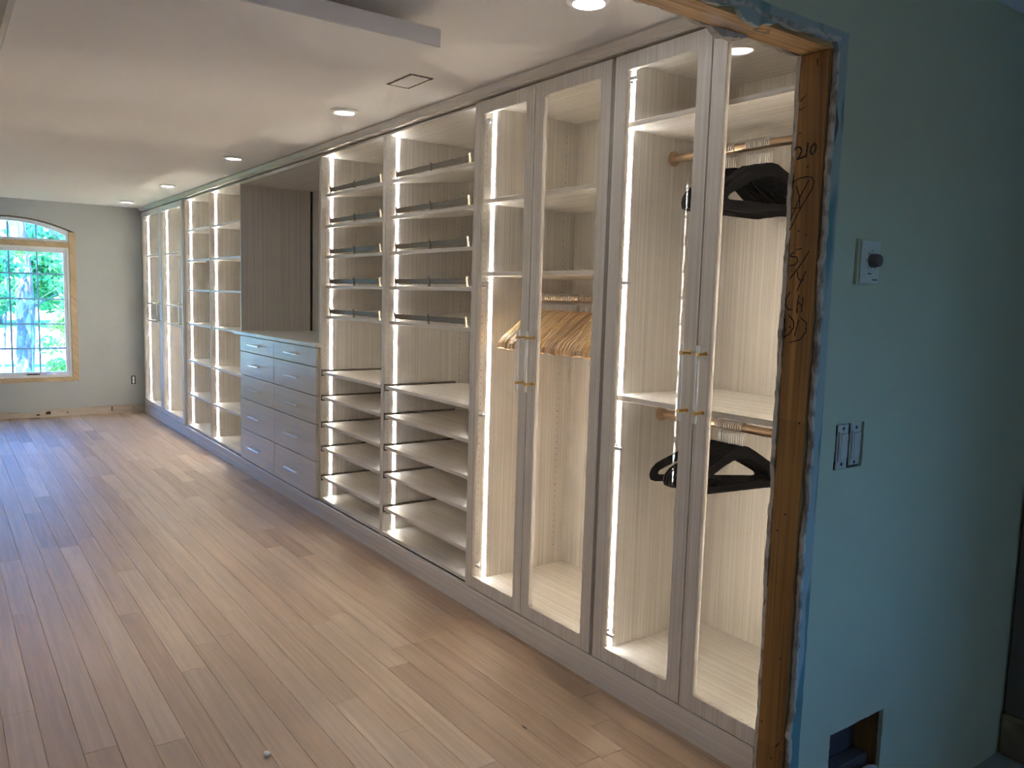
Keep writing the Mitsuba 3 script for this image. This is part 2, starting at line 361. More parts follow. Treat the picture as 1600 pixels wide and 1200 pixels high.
def raghole(x0, x1, z0, z1, seed, amp=0.004):
    p = sbox(x0, z0, x1, z1).exterior.segmentize(0.008)
    c = np.array(p.coords)[:-1]; i = np.arange(len(c))
    return Polygon(c + amp * np.stack([wob(i, 0.7, seed), wob(i, 0.7, seed + 1)], 1)).buffer(0)
sw_hole = raghole(-0.103, 0.033, 1.066, 1.192, 11, 0.008)
duct_hole = raghole(-0.022, 0.262, 0.085, 0.285, 14, 0.006)
struct('wall_near')
obj('front_drywall', ragged_sheet(YN, YN + 0.0127, XJ + 0.013, ZH + 0.008, 1, 0.022, (sw_hole, duct_hole), bites=(('j', 1.96, 0.05, 0.025), ('j', 0.99, 0.03, 0.012), ('h', -0.545, 0.045, -0.026), ('h', -0.48, 0.02, -0.010))), 'm_blue', 'wall_near')
obj('back_drywall', ragged_sheet(YB - 0.0127, YB, XJ + 0.001, ZH + 0.004, 5, 0.018, zbot=0.0, xr=0.66, bites=(('h', -0.515, 0.04, 0.012), ('j', 0.55, 0.05, 0.008), ('j', 1.3, 0.2, -0.004))), 'm_gypsum', 'wall_near')
# crumbly gypsum along the cut edges, a little proud of the sheets
def crumb_edge(y0, y1, jx, seed, amp, vertical=True, a=0.0, b=ZH - 0.01):
    t = np.linspace(a, b, 240)
    e = jx + amp * wob(t, 9, seed) + amp * 0.55 * wob(t, 55, seed + 1)
    w = 0.007 + 0.010 * np.abs(wob(t, 22, seed + 9))
    pts = list(zip(e - 0.0015 - 0.004 * np.abs(wob(t, 120, seed + 4)), t)) + list(zip((e + w)[::-1], t[::-1]))
    if not vertical: pts = [(q[1], q[0]) for q in pts]
    return extr(Polygon(pts).buffer(0), 'xz', y0, y1)
obj('torn_edge', crumb_edge(YN - 0.0016, YN + 0.0118, XJ + 0.012, 1, 0.022), 'm_gypsum', 'wall_near')
obj('torn_edge', crumb_edge(YN - 0.0012, YN + 0.0122, ZH + 0.0105, 3, 0.022, False, -2.3, XJ + 0.02), 'm_gypsum', 'wall_near')
for i, (x, z, s) in enumerate(((-0.555, 2.151, 0.018), (-0.53, 2.146, 0.026), (-0.505, 2.147, 0.024), (-0.475, 2.149, 0.020))):
    q = [(x + s * math.cos(t) * (1 + 0.4 * rnd.random()), z + 0.55 * s * math.sin(t) * (1 + 0.5 * rnd.random())) for t in np.linspace(0, 2 * np.pi, 12)[:-1]]
    obj('plaster_chunk', extr(Polygon(q).buffer(0), 'xz', YB - 0.014 - 0.003 * i, YB + 0.004), 'm_gypsum', 'wall_near')
# splinters and nails in the jamb
for (y, z, dy, dz) in ((1.306, 2.03, -0.022, 0.014), (1.306, 2.008, -0.02, 0.005), (1.262, 2.125, -0.004, -0.02), (1.252, 0.23, 0.004, -0.05), (1.30, 1.60, -0.006, -0.004), (1.25, 0.30, -0.012, 0.02)):
    obj('splinter', tube([(XJ - 0.001, y, z), (XJ - 0.004, y + dy, z + dz)], [0.0016, 0.0005], 5), 'm_ink', 'trim_1')
for (y, z) in ((1.27, 1.862), (1.285, 1.70), (1.262, 1.69), (1.268, 0.95), (1.29, 0.90), (1.255, 0.55), (1.30, 0.35), (1.262, 0.26), (1.245, 1.20), (1.292, 1.45), (1.30, 1.95)):
    obj('nail_hole', disc((XJ, y, z), 0.0026, 'x', 7, -0.0007), 'm_ink', 'trim_1')
STROKES = [(1, [(1.3116, 1.91), (1.3063, 1.9154), (1.2962, 1.914), (1.2912, 1.9049), (1.2959, 1.8922), (1.3025, 1.8845), (1.2884, 1.8864), (1.2788, 1.8901)]), (1, [(1.2742, 1.9207), (1.2772, 1.8875)]), (1, [(1.2546, 1.9181), (1.2636, 1.9097), (1.2654, 1.8968), (1.2594, 1.8913), (1.2517, 1.8987), (1.2499, 1.9103), (1.2546, 1.9181)]), (0, [(1.3111, 1.828), (1.293, 1.8348), (1.2678, 1.8371), (1.2549, 1.8321), (1.2499, 1.822), (1.254, 1.8032), (1.269, 1.7803), (1.2842, 1.7572), (1.312, 1.7046)]), (0, [(1.2642, 1.8271), (1.2842, 1.7938), (1.311, 1.7321)]), (0, [(1.3001, 1.816), (1.2893, 1.7869), (1.2857, 1.7573)]), (0, [(1.3073, 1.7588), (1.2901, 1.76), (1.2829, 1.7583)]), (0, [(1.2726, 1.6546), (1.2883, 1.6523)]), (0, [(1.2944, 1.647), (1.3065, 1.6363), (1.2999, 1.6347), (1.2853, 1.633), (1.2812, 1.6219), (1.2901, 1.6124), (1.3062, 1.6113)]), (0, [(1.2501, 1.6471), (1.274, 1.6108), (1.302, 1.5764)]), (0, [(1.2809, 1.5971), (1.2781, 1.5805), (1.2711, 1.5722), (1.2601, 1.5736)]), (0, [(1.2555, 1.5954), (1.2704, 1.5639), (1.277, 1.5459)]), (0, [(1.2993, 1.5415), (1.3109, 1.5217), (1.3099, 1.5077), (1.3008, 1.4967), (1.2878, 1.4965)]), (0, [(1.2713, 1.5335), (1.2744, 1.5113), (1.2742, 1.4877)]), (0, [(1.2588, 1.5282), (1.2601, 1.4909)]), (0, [(1.2741, 1.5196), (1.2602, 1.5047)]), (0, [(1.3104, 1.471), (1.3064, 1.4401)]), (0, [(1.298, 1.4813), (1.2823, 1.4665), (1.281, 1.4497), (1.2927, 1.4323), (1.311, 1.421)]), (0, [(1.268, 1.4684), (1.2761, 1.4276)]), (0, [(1.2605, 1.4757), (1.2437, 1.4625), (1.2436, 1.4404), (1.2594, 1.4187), (1.2894, 1.4105)])]
for bold, pts in STROKES:
    line = LineString(pts).simplify(0.0001)
    obj('marker_writing', extr(line.buffer(0.0022 if bold else 0.0014, 6), 'yz', XJ - 0.0007, XJ + 0.0005), 'm_ink', 'trim_1')

# the room on this side of the opening
struct('floor_near', bx(XL - 0.1, 1.35, -2.7, 1.226, -0.25, -0.13, 0), 'm_tile')
struct('ceiling_near', bx(XL - 0.1, 1.35, -2.8, YN + 0.0126, H, H + 0.12, 0), 'm_ceiling')
struct('wall_back', bx(XL - 0.1, 1.35, -2.8, -2.7, -0.13, H, 0), 'm_wall')
struct('wall_side', extr(sbox(-2.7, -0.13, YN, H), 'yz', XL - 0.1, XL), 'm_wall')
struct('wall_end', extr(sbox(-2.7, -0.13, YN + 0.0127, H).difference(sbox(-2.45, 0.70, -1.22, 1.95)), 'yz', 1.16, 1.26), 'm_blue')
struct('door_1')
obj('casing', bx(1.105, 1.16, 1.13, 1.205, 0.03, H, 0.004), 'm_doorframe', 'door_1')
obj('frame', bx(1.12, 1.16, 1.03, 1.125, 0.03, H, 0.003), 'm_blue', 'door_1')
obj('gasket', bx(1.118, 1.15, 1.005, 1.03, 0.03, H, 0.001), 'm_black', 'door_1')
obj('panel', bx(1.13, 1.15, 0.2, 1.005, 0.03, H, 0.001), 'm_doorpanel', 'door_1')
obj('curb', bx(1.09, 1.16, 0.0, YN - 0.003, -0.13, 0.03, 0.012), 'm_marble', 'door_1')

# ------------------------------------------------------------------ cornice and plinth of the cabinet run
Y0, Y1 = 1.345, 10.46
cor = Polygon([(0.03, 2.438), (-0.035, 2.438), (-0.036, 2.430), (-0.030, 2.425), (-0.016, 2.412), (-0.010, 2.408), (-0.010, 2.402), (-0.004, 2.399), (0.03, 2.399)])
struct('trim_4', extr(cor, 'xz', YB + 0.002, YF - 0.002), 'm_board')
struct('baseboard_right', extr(Polygon([(0.0, 0.0), (0.02, 0.0), (0.02, 0.106), (0.003, 0.106), (0.0, 0.103)]), 'xz', YB + 0.002, YF - 0.002), 'm_board')

# ------------------------------------------------------------------ cabinet builders
XF, XB = 0.022, 0.62
def carcass(k, y0, y1, gr, gl, led_x, near_strip=True, floor_z=0.13):
    """Gables of thickness gr (near) and gl (far), bottom, top and back; LED strips let into the gables; peg holes."""
    obj('side_panel', bx(XF, XB, y0, y0 + gr, 0.0, 2.392), 'm_panel', k)
    obj('side_panel', bx(XF, XB, y1 - gl, y1, 0.0, 2.392), 'm_panel', k)
    obj('bottom_panel', bx(XF, XB, y0 + gr, y1 - gl, floor_z - 0.019, floor_z), 'm_board', k)
    obj('top_panel', bx(XF, XB, y0 + gr, y1 - gl, 2.380, 2.392), 'm_board', k)
    obj('back_panel', bx(XB - 0.02, XB, y0 + gr, y1 - gl, floor_z, 2.380), 'm_panel', k)
    for y, s in ((y1 - gl, -1), (y0 + gr, 1))[:2 if near_strip and not MIRROR[0] else 1]:
        obj('led_strip', bx(led_x, led_x + 0.017, y - 0.002 * (s < 0), y + 0.002 * (s > 0), floor_z + 0.004, 2.377, 0), 'm_lens', k, label='glowing white light strip down the side panel', **emit(LED if s < 0 else [q * near_strip for q in LED]))
    hs = []
    for y, s in ((y1 - gl, -1), (y0 + gr, 1)):
        for x in (0.052, 0.53):
            for z in np.arange(0.23, 2.33, 0.032):
                hs.append(disc((x, y, z), 0.0025, 'y', 6, s * 0.0005))
    obj('peg_holes', cat(*hs), 'm_hole', k, stuff=True)

def shelf(k, y0, y1, z, x0=0.045, t=0.019, name='shelf'):
    return obj(name, bx(x0, XB - 0.021, y0 + 0.0005, y1 - 0.0005, z - t, z, 0.0012), 'm_board', k)

def frame_poly(y0, y1, z0, z1, st, r=0.012):
    return sbox(y0, z0, y1, z1).difference(sbox(y0 + st, z0 + st, y1 - st, z1 - st).buffer(-r).buffer(r, 6))

def door(k, y0, y1, hinge_far, st=0.057, z0=0.112, z1=2.3885, handle=None, gable=None, skew=0, label=None):
    d = obj('door', extr(frame_poly(y0, y1, z0, z1, st), 'yz', 0.0, 0.020), 'm_panel', k, label=label)
    pane = bx(0.0098, 0.0100, y0 + st - 0.008, y1 - st + 0.008, z0 + st - 0.008, z1 - st + 0.008, 0)
    v = pane[0].copy(); pane = (np.array([[0.01, a, b] for a, b in ((y0 + st - .006, z0 + st - .006), (y1 - st + .006, z0 + st - .006), (y1 - st + .006, z1 - st + .006), (y0 + st - .006, z1 - st + .006))]), np.array([[0, 2, 1], [0, 3, 2]]))
    if skew: pane = rot(pane, skew, (0.01, (y0 + y1) / 2, 0))
    obj('pane', pane, 'm_glass', d)
    if handle is not None:
        obj('handle', tube([(-0.036, handle, 1.111), (-0.036, handle, 1.369)], 0.0066, 12), 'm_acrylic', d, 40, label='slim clear acrylic pull bar')
        for z in (1.145, 1.340):
            obj('handle_post', cat(tube([(0.0005, handle, z), (-0.041, handle, z)], 0.0042, 8), tube([(-0.029, handle, z), (-0.0425, handle, z)], 0.0078, 10), tube([(0.0005, handle, z), (-0.003, handle, z)], 0.0085, 10)), 'm_brass', d, 40, label='small brass handle post')
    if gable is not None:
        s = -1 if hinge_far else 1
        for z in (2.306, 1.573, 0.951, 0.215):
            obj('hinge', cat(bx(0.024, 0.062, gable, gable + s * 0.006, z - 0.024, z + 0.024, 0.002), bx(0.021, 0.060, gable + s * 0.005, gable + s * 0.020, z - 0.007, z + 0.007, 0.002),
                             bx(0.0195, 0.034, gable + s * 0.018, gable + s * 0.075, z - 0.006, z + 0.006, 0.002)), 'm_steel', d)
    return d

def rod(k, y0, y1, z, x=0.31):
    r = obj('closet_rod', tube([(x, y0 + 0.004, z), (x, y1 - 0.004, z)], 0.0155, 18), 'm_bronze', k, 40, label='bronze hanging rod')
    for y, s in ((y0, 1), (y1, -1)):
        obj('flange', cat(tube([(x, y + s * 0.0004, z), (x, y + s * 0.008, z)], 0.029, 18), tube([(x, y + s * 0.008, z), (x, y + s * 0.022, z)], [0.021, 0.019], 18)), 'm_bronze', r, 30)

# ------------------------------------------------------------------ wardrobes with glass doors, near to far
# A: beside the doorway
kA = thing('wardrobe_cabinet', 'tall glass-door wardrobe nearest the doorway with two rods of black hangers', 'wardrobe')
gA = 2.242
carcass(kA, 1.345, 2.2585, 0.02, 0.0165, 0.070, near_strip=0.4)
rA = 1.365
shelf(kA, rA, gA, 2.160)
shelf(kA, rA, gA, 1.150, t=0.020)
rod(kA, rA, gA, 2.062); rod(kA, rA, gA, 1.060)
door(kA, 1.347, 1.7995, False, handle=1.765, gable=rA, label='right glass door in a pale wood-grain frame')
door(kA, 1.8055, 2.2555, True, handle=1.8355, gable=gA, label='left glass door in a pale wood-grain frame')
# B
kB = thing('wardrobe_cabinet', 'glass-door wardrobe holding wooden hangers beside the shoe shelves', 'wardrobe')
gB = 3.172
carcass(kB, 2.271, 3.192, 0.015, 0.020, 0.087, near_strip=0.45)
rB = 2.286
shelf(kB, rB, gB, 1.958); shelf(kB, rB, gB, 1.624)
rod(kB, rB, gB, 1.510, 0.30)
door(kB, 2.2765, 2.736, False, handle=2.699, gable=rB, label='right glass door in a pale wood-grain frame')
door(kB, 2.740, 3.190, True, handle=2.763, gable=gB, label='left glass door in a pale wood-grain frame')

# ------------------------------------------------------------------ shoe cabinets
def shoe_cabinet(label, y0, y1, gr, gl, led_x):
    k = thing('shoe_cabinet', label, 'shelving')
    carcass(k, y0, y1, gr, gl, led_x, near_strip=1.5)
    a, b = y0 + gr, y1 - gl
    for z in (2.145, 1.946, 1.748, 1.553, 1.356):
        tilt = 6.5
        c0 = (0.06, 0, z)
        R = lambda m: rot(m, -tilt, c0, 1)
        s = obj('slanted_shelf', R(bx(0.055, 0.545, a + 0.0006, b - 0.0006, z - 0.019, z, 0.0012)), 'm_board', k)
        obj('fence_rail', R(bx(0.0815, 0.0845, a + 0.128, b - 0.018, z + 0.012, z + 0.040, 0.0008)), 'm_rail', s, label='flat brass shoe fence rail')
        for i, y in enumerate((a + 0.139, (a + b) / 2 + 0.055, b - 0.024)):
            o = 0.026 if i == 0 else 0
            obj('fence_post', R(cat(tube([(0.080, y, z), (0.080, y, z + 0.050)], 0.0062 if i == 0 else 0.0045, 8), tube([(0.080, y, z), (0.080, y, z + 0.003)], 0.0085, 10))), 'm_railpost' if i == 0 else 'm_rail', s, 40)
    for z in (0.985, 0.818, 0.638, 0.476, 0.276):
        s = obj('pull_out_shelf', bx(0.026, 0.545, a + 0.013, b - 0.013, z - 0.019, z, 0.0015), 'm_board', k)
        for y, q in ((b, -1), (a, 1)):
            obj('slide', cat(bx(0.026, 0.50, y + q * 0.0005, y + q * 0.0125, z - 0.004, z + 0.010, 0.001), bx(0.026, 0.052, y + q * 0.0005, y + q * 0.012, z - 0.030, z - 0.004, 0.001)), 'm_slide', s, label='dark metal drawer slide')
    return k
shoe_cabinet('open shoe cabinet with slanted and pull-out shelves, next to the wooden hangers', 3.1925, 4.1475, 0.0225, 0.0175, 0.086)
shoe_cabinet('open shoe cabinet with slanted and pull-out shelves, next to the drawers', 4.148, 5.081, 0.0165, 0.030, 0.086)

# ------------------------------------------------------------------ drawers, worktop and the niche above
DY = [(5.075, 5.8895), (5.8945, 6.700)]
ZS = [1.139, 1.010, 0.816, 0.622, 0.369, 0.114]
for (a, b), lab in zip(DY, ('right stack of five drawers with chrome bar handles under the worktop', 'left stack of five drawers with chrome bar handles under the worktop, beside the open cubbies')):
    k = thing('drawer_cabinet', lab, 'drawers')
    obj('body', bx(0.060, 0.60, a + 0.008, b - 0.002 if b < 5.9 else 6.733, 0.0, 1.143, 0.001), 'm_panel', k)
    for z1, z0 in zip(ZS[:-1], ZS[1:]):
        d = obj('drawer', bx(0.0, 0.022, a, b, z0 + 0.0024, z1 - 0.0024, 0.0015), 'm_drawer', k)
        zc, yc = (z0 + z1) / 2 + 0.002, (a + b) / 2 - 0.02
        obj('handle', cat(bx(-0.040, -0.030, yc - 0.13, yc + 0.13, zc - 0.005, zc + 0.005, 0.0015), *[tube([(0.0, yc + s * 0.08, zc), (-0.032, yc + s * 0.08, zc)], 0.0045, 8) for s in (-1, 1)]), 'm_chrome', d, label='chrome bar handle')
        if z1 > 1.1 and b < 5.9: obj('lock', disc((0.0, yc, z1 - 0.03), 0.009, 'x', 14, -0.003), 'm_steel', d)
k = thing('worktop', 'pale worktop over the drawers in the niche', 'worktop')
obj('slab', cat(bx(-0.028, 0.0215, 5.022, 6.800, 1.1445, 1.172, 0.002), bx(0.0205, 0.638, 5.0815, 6.7345, 1.1445, 1.172, 0.002)), 'm_drawer', k)
k = thing('niche_panel', 'plain wood-grain back and top lining of the niche above the drawers', 'panel')
obj('back_panel', bx(0.639, 0.658, 5.082, 6.734, 1.13, 2.392), 'm_panel', k)
obj('top_panel', bx(XF, 0.639, 5.082, 6.734, 2.366, 2.392), 'm_board', k)

# ------------------------------------------------------------------ open cubby shelving
for (a, b, gr, gl, lab) in ((6.735, 7.650, 0.019, 0.012, 'open lit shelving column with six shelves beside the niche'), (7.6505, 8.545, 0.012, 0.030, 'open lit shelving column next to the far glass doors')):
    k = thing('shelf_cabinet', lab, 'shelving')
    carcass(k, a, b, gr, gl, 0.068)
    for z in (2.085, 1.792, 1.501, 1.165, 0.797, 0.452): shelf(k, a + gr, b - gl, z, 0.028)

# ------------------------------------------------------------------ far wardrobes
for (a, b, gr, gl, da, db, lab) in ((8.5455, 9.520, 0.025, 0.018, 8.556, 9.516, 'glass-door wardrobe beside the open cubbies, second from the window wall'), (9.5205, 10.460, 0.018, 0.022, 9.522, 10.448, 'glass-door wardrobe at the far end against the window wall')):
    k = thing('wardrobe_cabinet', lab, 'wardrobe')
    carcass(k, a, b, gr, gl, 0.066)
    for z in (1.888, 1.33, 1.127): shelf(k, a + gr, b - gl, z, 0.04)
    door(k, da, db, True, handle=da + 0.03, gable=b - gl)

# ------------------------------------------------------------------ the cabinets across the room (seen as reflections in the glass)
MIRROR[0] = True
shoe_cabinet('open shoe cabinet across the room, right of its pair', 3.1925, 4.1475, 0.0225, 0.0175, 0.086)
shoe_cabinet('open shoe cabinet across the room, left of its pair', 4.148, 5.081, 0.0165, 0.030, 0.086)
MIRROR[0] = False

# ------------------------------------------------------------------ hangers
def hook(x, y, z, r, drop, wire=0.0021):
    """Wire hook over a rod of centre (x, z), in the x-z plane; stem down to z - drop."""
    a = np.radians(np.linspace(-35, 215, 14))
    pts = [(x + r * math.cos(t), y, z + 0.002 + r * math.sin(t)) for t in a[::-1]]
    pts = pts[::1]
    e = pts[-1]
    pts += [(x + 0.010, y, z - r - 0.006), (x, y, z - r - 0.014), (x, y, z - drop)]
    return tube(pts, wire, 6)
def wood_outline():
    top = [(0.0, 0.012), (0.03, 0.006), (0.07, -0.020), (0.12, -0.058), (0.17, -0.095), (0.205, -0.120), (0.224, -0.146), (0.227, -0.166)]
    bot = [(0.216, -0.172), (0.200, -0.152), (0.165, -0.128), (0.115, -0.096), (0.065, -0.062), (0.03, -0.040), (0.0, -0.036)]
    r = top + bot
    l = [(-x, z) for x, z in reversed(r) if x > 0]
    return Polygon(r + l).buffer(0)
WOOD = wood_outline()
def velvet_outline():
    def side(s, t):
        return [(s * x, z) for x, z in t]
    outer = [(0.0, 0.0), (0.03, -0.004), (0.075, -0.026), (0.15, -0.068), (0.195, -0.094), (0.214, -0.118), (0.220, -0.140), (0.214, -0.158), (0.196, -0.164), (0.0, -0.164)]
    inner = [(0.0, -0.046), (0.04, -0.050), (0.085, -0.068), (0.155, -0.106), (0.182, -0.122), (0.188, -0.132), (0.180, -0.138), (0.0, -0.138)]
    P = Polygon(outer + [(-x, z) for x, z in reversed(outer) if x > 0]).buffer(0)
    return P.difference(Polygon(inner + [(-x, z) for x, z in reversed(inner) if x > 0]).buffer(0))
VELVET = velvet_outline()
_wb = extr(WOOD, 'xz', -0.0052, 0.0052); _vb = extr(VELVET, 'xz', -0.0021, 0.0021)
def hanger(name, body, m, label, group, x, y, z, ang, lean, drop, r, hookmat):
    k = thing(name, label, 'hanger', group)
    b = (body[0] + np.array([x, y, z - drop]), body[1])
    b = rot(rot(b, lean, (x, y, z), 1), ang, (x, y, z))
    obj('body', b, m, k)
    obj('hook', rot(rot(hook(x, y, z, r, drop + 0.002), lean, (x, y, z), 1), ang, (x, y, z)), hookmat, k, True, label='bright wire hook')
ys = list(np.arange(3.075, 2.785, -0.0152)) + list(np.arange(2.752, 2.385, -0.0152))
for i, y in enumerate(ys):
    lab = 'leftmost pale wooden coat hanger of the row behind the glass doors' if i == 0 else 'rightmost pale wooden coat hanger of the row behind the glass doors' if i == len(ys) - 1 else 'pale wooden coat hanger in the left bunch of the row behind the glass doors' if y > 2.77 else 'pale wooden coat hanger in the right bunch of the row behind the glass doors'
    hanger('wooden_hanger', _wb, f'm_hangerwood_{rnd.randrange(4)}', lab, 'wooden hangers on the wardrobe rod', 0.30, float(y), 1.510, 2.6 * math.sin(0.37 * i + 1.0), 0.8 * math.sin(0.9 * i), 0.068, 0.0185, 'm_steel')
def velvets(ys, z, label, group, angs):
    for i, (y, a) in enumerate(zip(ys, angs)):
        hanger('velvet_hanger', _vb, 'm_velvet', label(i, y), group, 0.31, float(y), z, a, 0.8 * math.sin(90 * y), 0.066, 0.0185, 'm_chrome')
yu = list(np.linspace(2.000, 1.938, 7)) + list(np.linspace(1.888, 1.785, 13))
velvets(yu, 2.062, lambda i, y: 'black velvet coat hanger in the smaller left bunch on the upper rod' if y > 1.9 else 'black velvet coat hanger in the larger right bunch on the upper rod', 'velvet hangers on the upper rod', [3 - 1.3 * i for i in range(7)] + [9 - 1.5 * i for i in range(13)])
yl = [1.997] + list(np.linspace(1.947, 1.835, 12))
velvets(yl, 1.060, lambda i, y: 'black velvet coat hanger swung out to the left of the bunch on the lower rod' if i == 0 else 'black velvet coat hanger nearest the doorway in the bunch on the lower rod' if i == 12 else 'black velvet coat hanger within the bunch on the lower rod', 'velvet hangers on the lower rod', [-33] + [-21 + 1.4 * i for i in range(12)])

# ------------------------------------------------------------------ ceiling lights, vent, outlet, wall controls, crumbs
for i, (x, y) in enumerate(((-0.355, 2.004), (-0.299, 3.972), (-0.288, 5.882), (-0.276, 7.90), (-0.284, 9.742), (-2.1, 2.0), (-2.1, 3.97), (-2.1, 5.88), (-2.1, 7.9))):
    k = thing('ceiling_light', f'round white ceiling light, {("nearest the doorway", "second from the doorway, beside the vent", "third from the doorway, over the drawers", "fourth from the doorway", "farthest one by the window wall", "first of the row over the left side", "second of the row over the left side", "third of the row over the left side", "fourth of the row over the left side")[i]}', 'ceiling light')
    obj('trim_ring', lathe([(0.050, H - 0.008), (0.052, H - 0.014), (0.062, H - 0.013), (0.070, H - 0.007), (0.071, H - 0.0005)], (x, y, 0)), 'm_white', k, 40)
    a = np.arange(28) * 2 * np.pi / 28
    v = np.vstack([np.stack([x + 0.0505 * np.cos(a), y + 0.0505 * np.sin(a), np.full(28, H - 0.0115)], 1), [[x, y, H - 0.0125]]])
    f = np.array([((j + 1) % 28, j, 28) for j in range(28)])
    obj('lens', (v, f), 'm_lens', k, label='glowing round lens', **emit(DOWN))
k = thing('ceiling_vent', 'small rectangular flush vent with a dark gap around it in the ceiling', 'vent')
obj('slot', bx(-0.375, -0.262, 3.125, 3.352, H - 0.0015, H + 0.0005, 0), 'm_hole', k, label='dark gap around the cover')
obj('cover', bx(-0.364, -0.273, 3.139, 3.338, H - 0.0025, H - 0.001, 0.0005), 'm_ceiling', k)
k = thing('wall_outlet', 'bare electrical outlet without a cover low on the window wall', 'outlet')
obj('box', bx(-0.147, -0.095, YF + 0.004, YF + 0.03, 0.345, 0.448, 0), 'm_black', k)
obj('receptacle', cat(bx(-0.133, -0.109, YF - 0.006, YF + 0.006, 0.362, 0.393, 0.003), bx(-0.133, -0.109, YF - 0.006, YF + 0.006, 0.400, 0.431, 0.003), bx(-0.127, -0.115, YF - 0.004, YF + 0.006, 0.350, 0.443, 0.001)), 'm_white', k)

def text(s, h, x, z, y, m='m_ink', parent=None, name='lettering', bold=False):
    t = meshkit.text_mesh(s, h, 0.0006, bold)
    v = np.array(t.vertices); v = np.stack([x + v[:, 0], y - v[:, 2], z + v[:, 1]], 1)
    return obj(name, (v, np.array(t.faces)), m, parent)
k = thing('wall_control', 'pale rectangular wall control plate with a dark round knob', 'wall control')
obj('box', bx(-0.073, 0.012, YN - 0.010, YN + 0.0005, 1.567, 1.688, 0.002), 'm_blue', k)
obj('plate', bx(-0.066, 0.022, YN - 0.016, YN - 0.010, 1.571, 1.684, 0.002), 'm_plate', k)
kn = (-0.018, 1.632)
obj('knob', tube([(kn[0], YN - 0.016, kn[1]), (kn[0], YN - 0.019, kn[1]), (kn[0], YN - 0.036, kn[1]), (kn[0], YN - 0.039, kn[1])], [0.0185, 0.0185, 0.0165, 0.015], 20), 'm_knob', k, 40, label='dark brown ribbed knob')
for a in range(-135, 136, 45):
    t = math.radians(90 - a)
    obj('dial_mark', bx(kn[0] + 0.026 * math.cos(t) - 0.0014, kn[0] + 0.026 * math.cos(t) + 0.0014, YN - 0.0166, YN - 0.0159, kn[1] + 0.026 * math.sin(t) - 0.0017, kn[1] + 0.026 * math.sin(t) + 0.0017, 0), 'm_ink', k)
obj('printed_line', bx(-0.034, -0.018, YN - 0.0166, YN - 0.0159, 1.5955, 1.5985, 0), 'm_ink', k)
obj('printed_line', bx(-0.010, 0.014, YN - 0.0166, YN - 0.0159, 1.580, 1.583, 0), 'm_ink', k)
for i, (x, lab) in enumerate(((-0.0625, 'left of two bare rocker switches in a ragged hole in the blue wall'), (-0.0005, 'right of two bare rocker switches in a ragged hole in the blue wall'))):
    k = thing('light_switch', lab, 'light switch')
    obj('strap', bx(x - 0.026, x + 0.026, YN + 0.003, YN + 0.008, 1.060 + 0.012 * i, 1.190 + 0.008 * i, 0.002), 'm_switch', k)
    obj('rocker', cat(bx(x - 0.016, x + 0.017, YN - 0.004, YN + 0.003, 1.093, 1.165, 0.002), bx(x - 0.022, x - 0.0165, YN - 0.002, YN + 0.003, 1.088, 1.170, 0.001)), 'm_switch', k)
    for z in (1.080, 1.178): obj('screw', disc((x, YN + 0.003, z), 0.0045, 'y', 10, -0.001), 'm_hole', k)
obj('switch_box', bx(-0.112, 0.042, YN + 0.013, YN + 0.06, 1.056, 1.203, 0), 'm_black', 'wall_near')
obj('cavity_block', bx(-0.10, 0.30, YN + 0.040, YN + 0.085, 0.0, 0.125, 0.002), 'm_knob', 'wall_near')
obj('cavity_lining', bx(-0.12, 0.32, YN + 0.090, YN + 0.094, 0.0, 0.36, 0), 'm_hole', 'wall_near')
obj('cavity_stud', bx(0.262, 0.30, YN + 0.0135, YN + 0.09, 0.0, 0.40, 0.002), 'm_stud', 'wall_near')
obj('torn_edge', extr(Polygon([(-0.03, 0.10), (0.0, 0.145), (0.06, 0.135), (0.12, 0.115), (0.19, 0.12), (0.255, 0.10), (0.26, 0.07), (-0.03, 0.07)]).intersection(sbox(-0.03, 0.06, 0.27, 0.112)), 'xz', YN + 0.002, YN + 0.012), 'm_gypsum', 'wall_near')
for i, (x, y, s, lab) in enumerate(((-1.232, 2.45, 0.011, 'white plaster crumb on the oak floor near the camera'),)):
    k = thing('plaster_crumb', lab, 'crumb')
    m = trimesh.creation.icosphere(1, s); v = np.array(m.vertices) * (1, 1.3, 0.55) * (0.75 + 0.5 * meshkit.noise(np.array(m.vertices) * 160, 3)[:, None]); v[:, 2] += -v[:, 2].min()
    obj('lump', (v + (x, y, 0), np.array(m.faces)), 'm_crumb', k)
k = thing('floor_scrap', 'small dark scrap on the oak floor below the near wardrobe', 'scrap')
obj('chip', bx(-0.426, -0.418, 2.118, 2.14, 0, 0.002, 0.0005), 'm_knob', k)

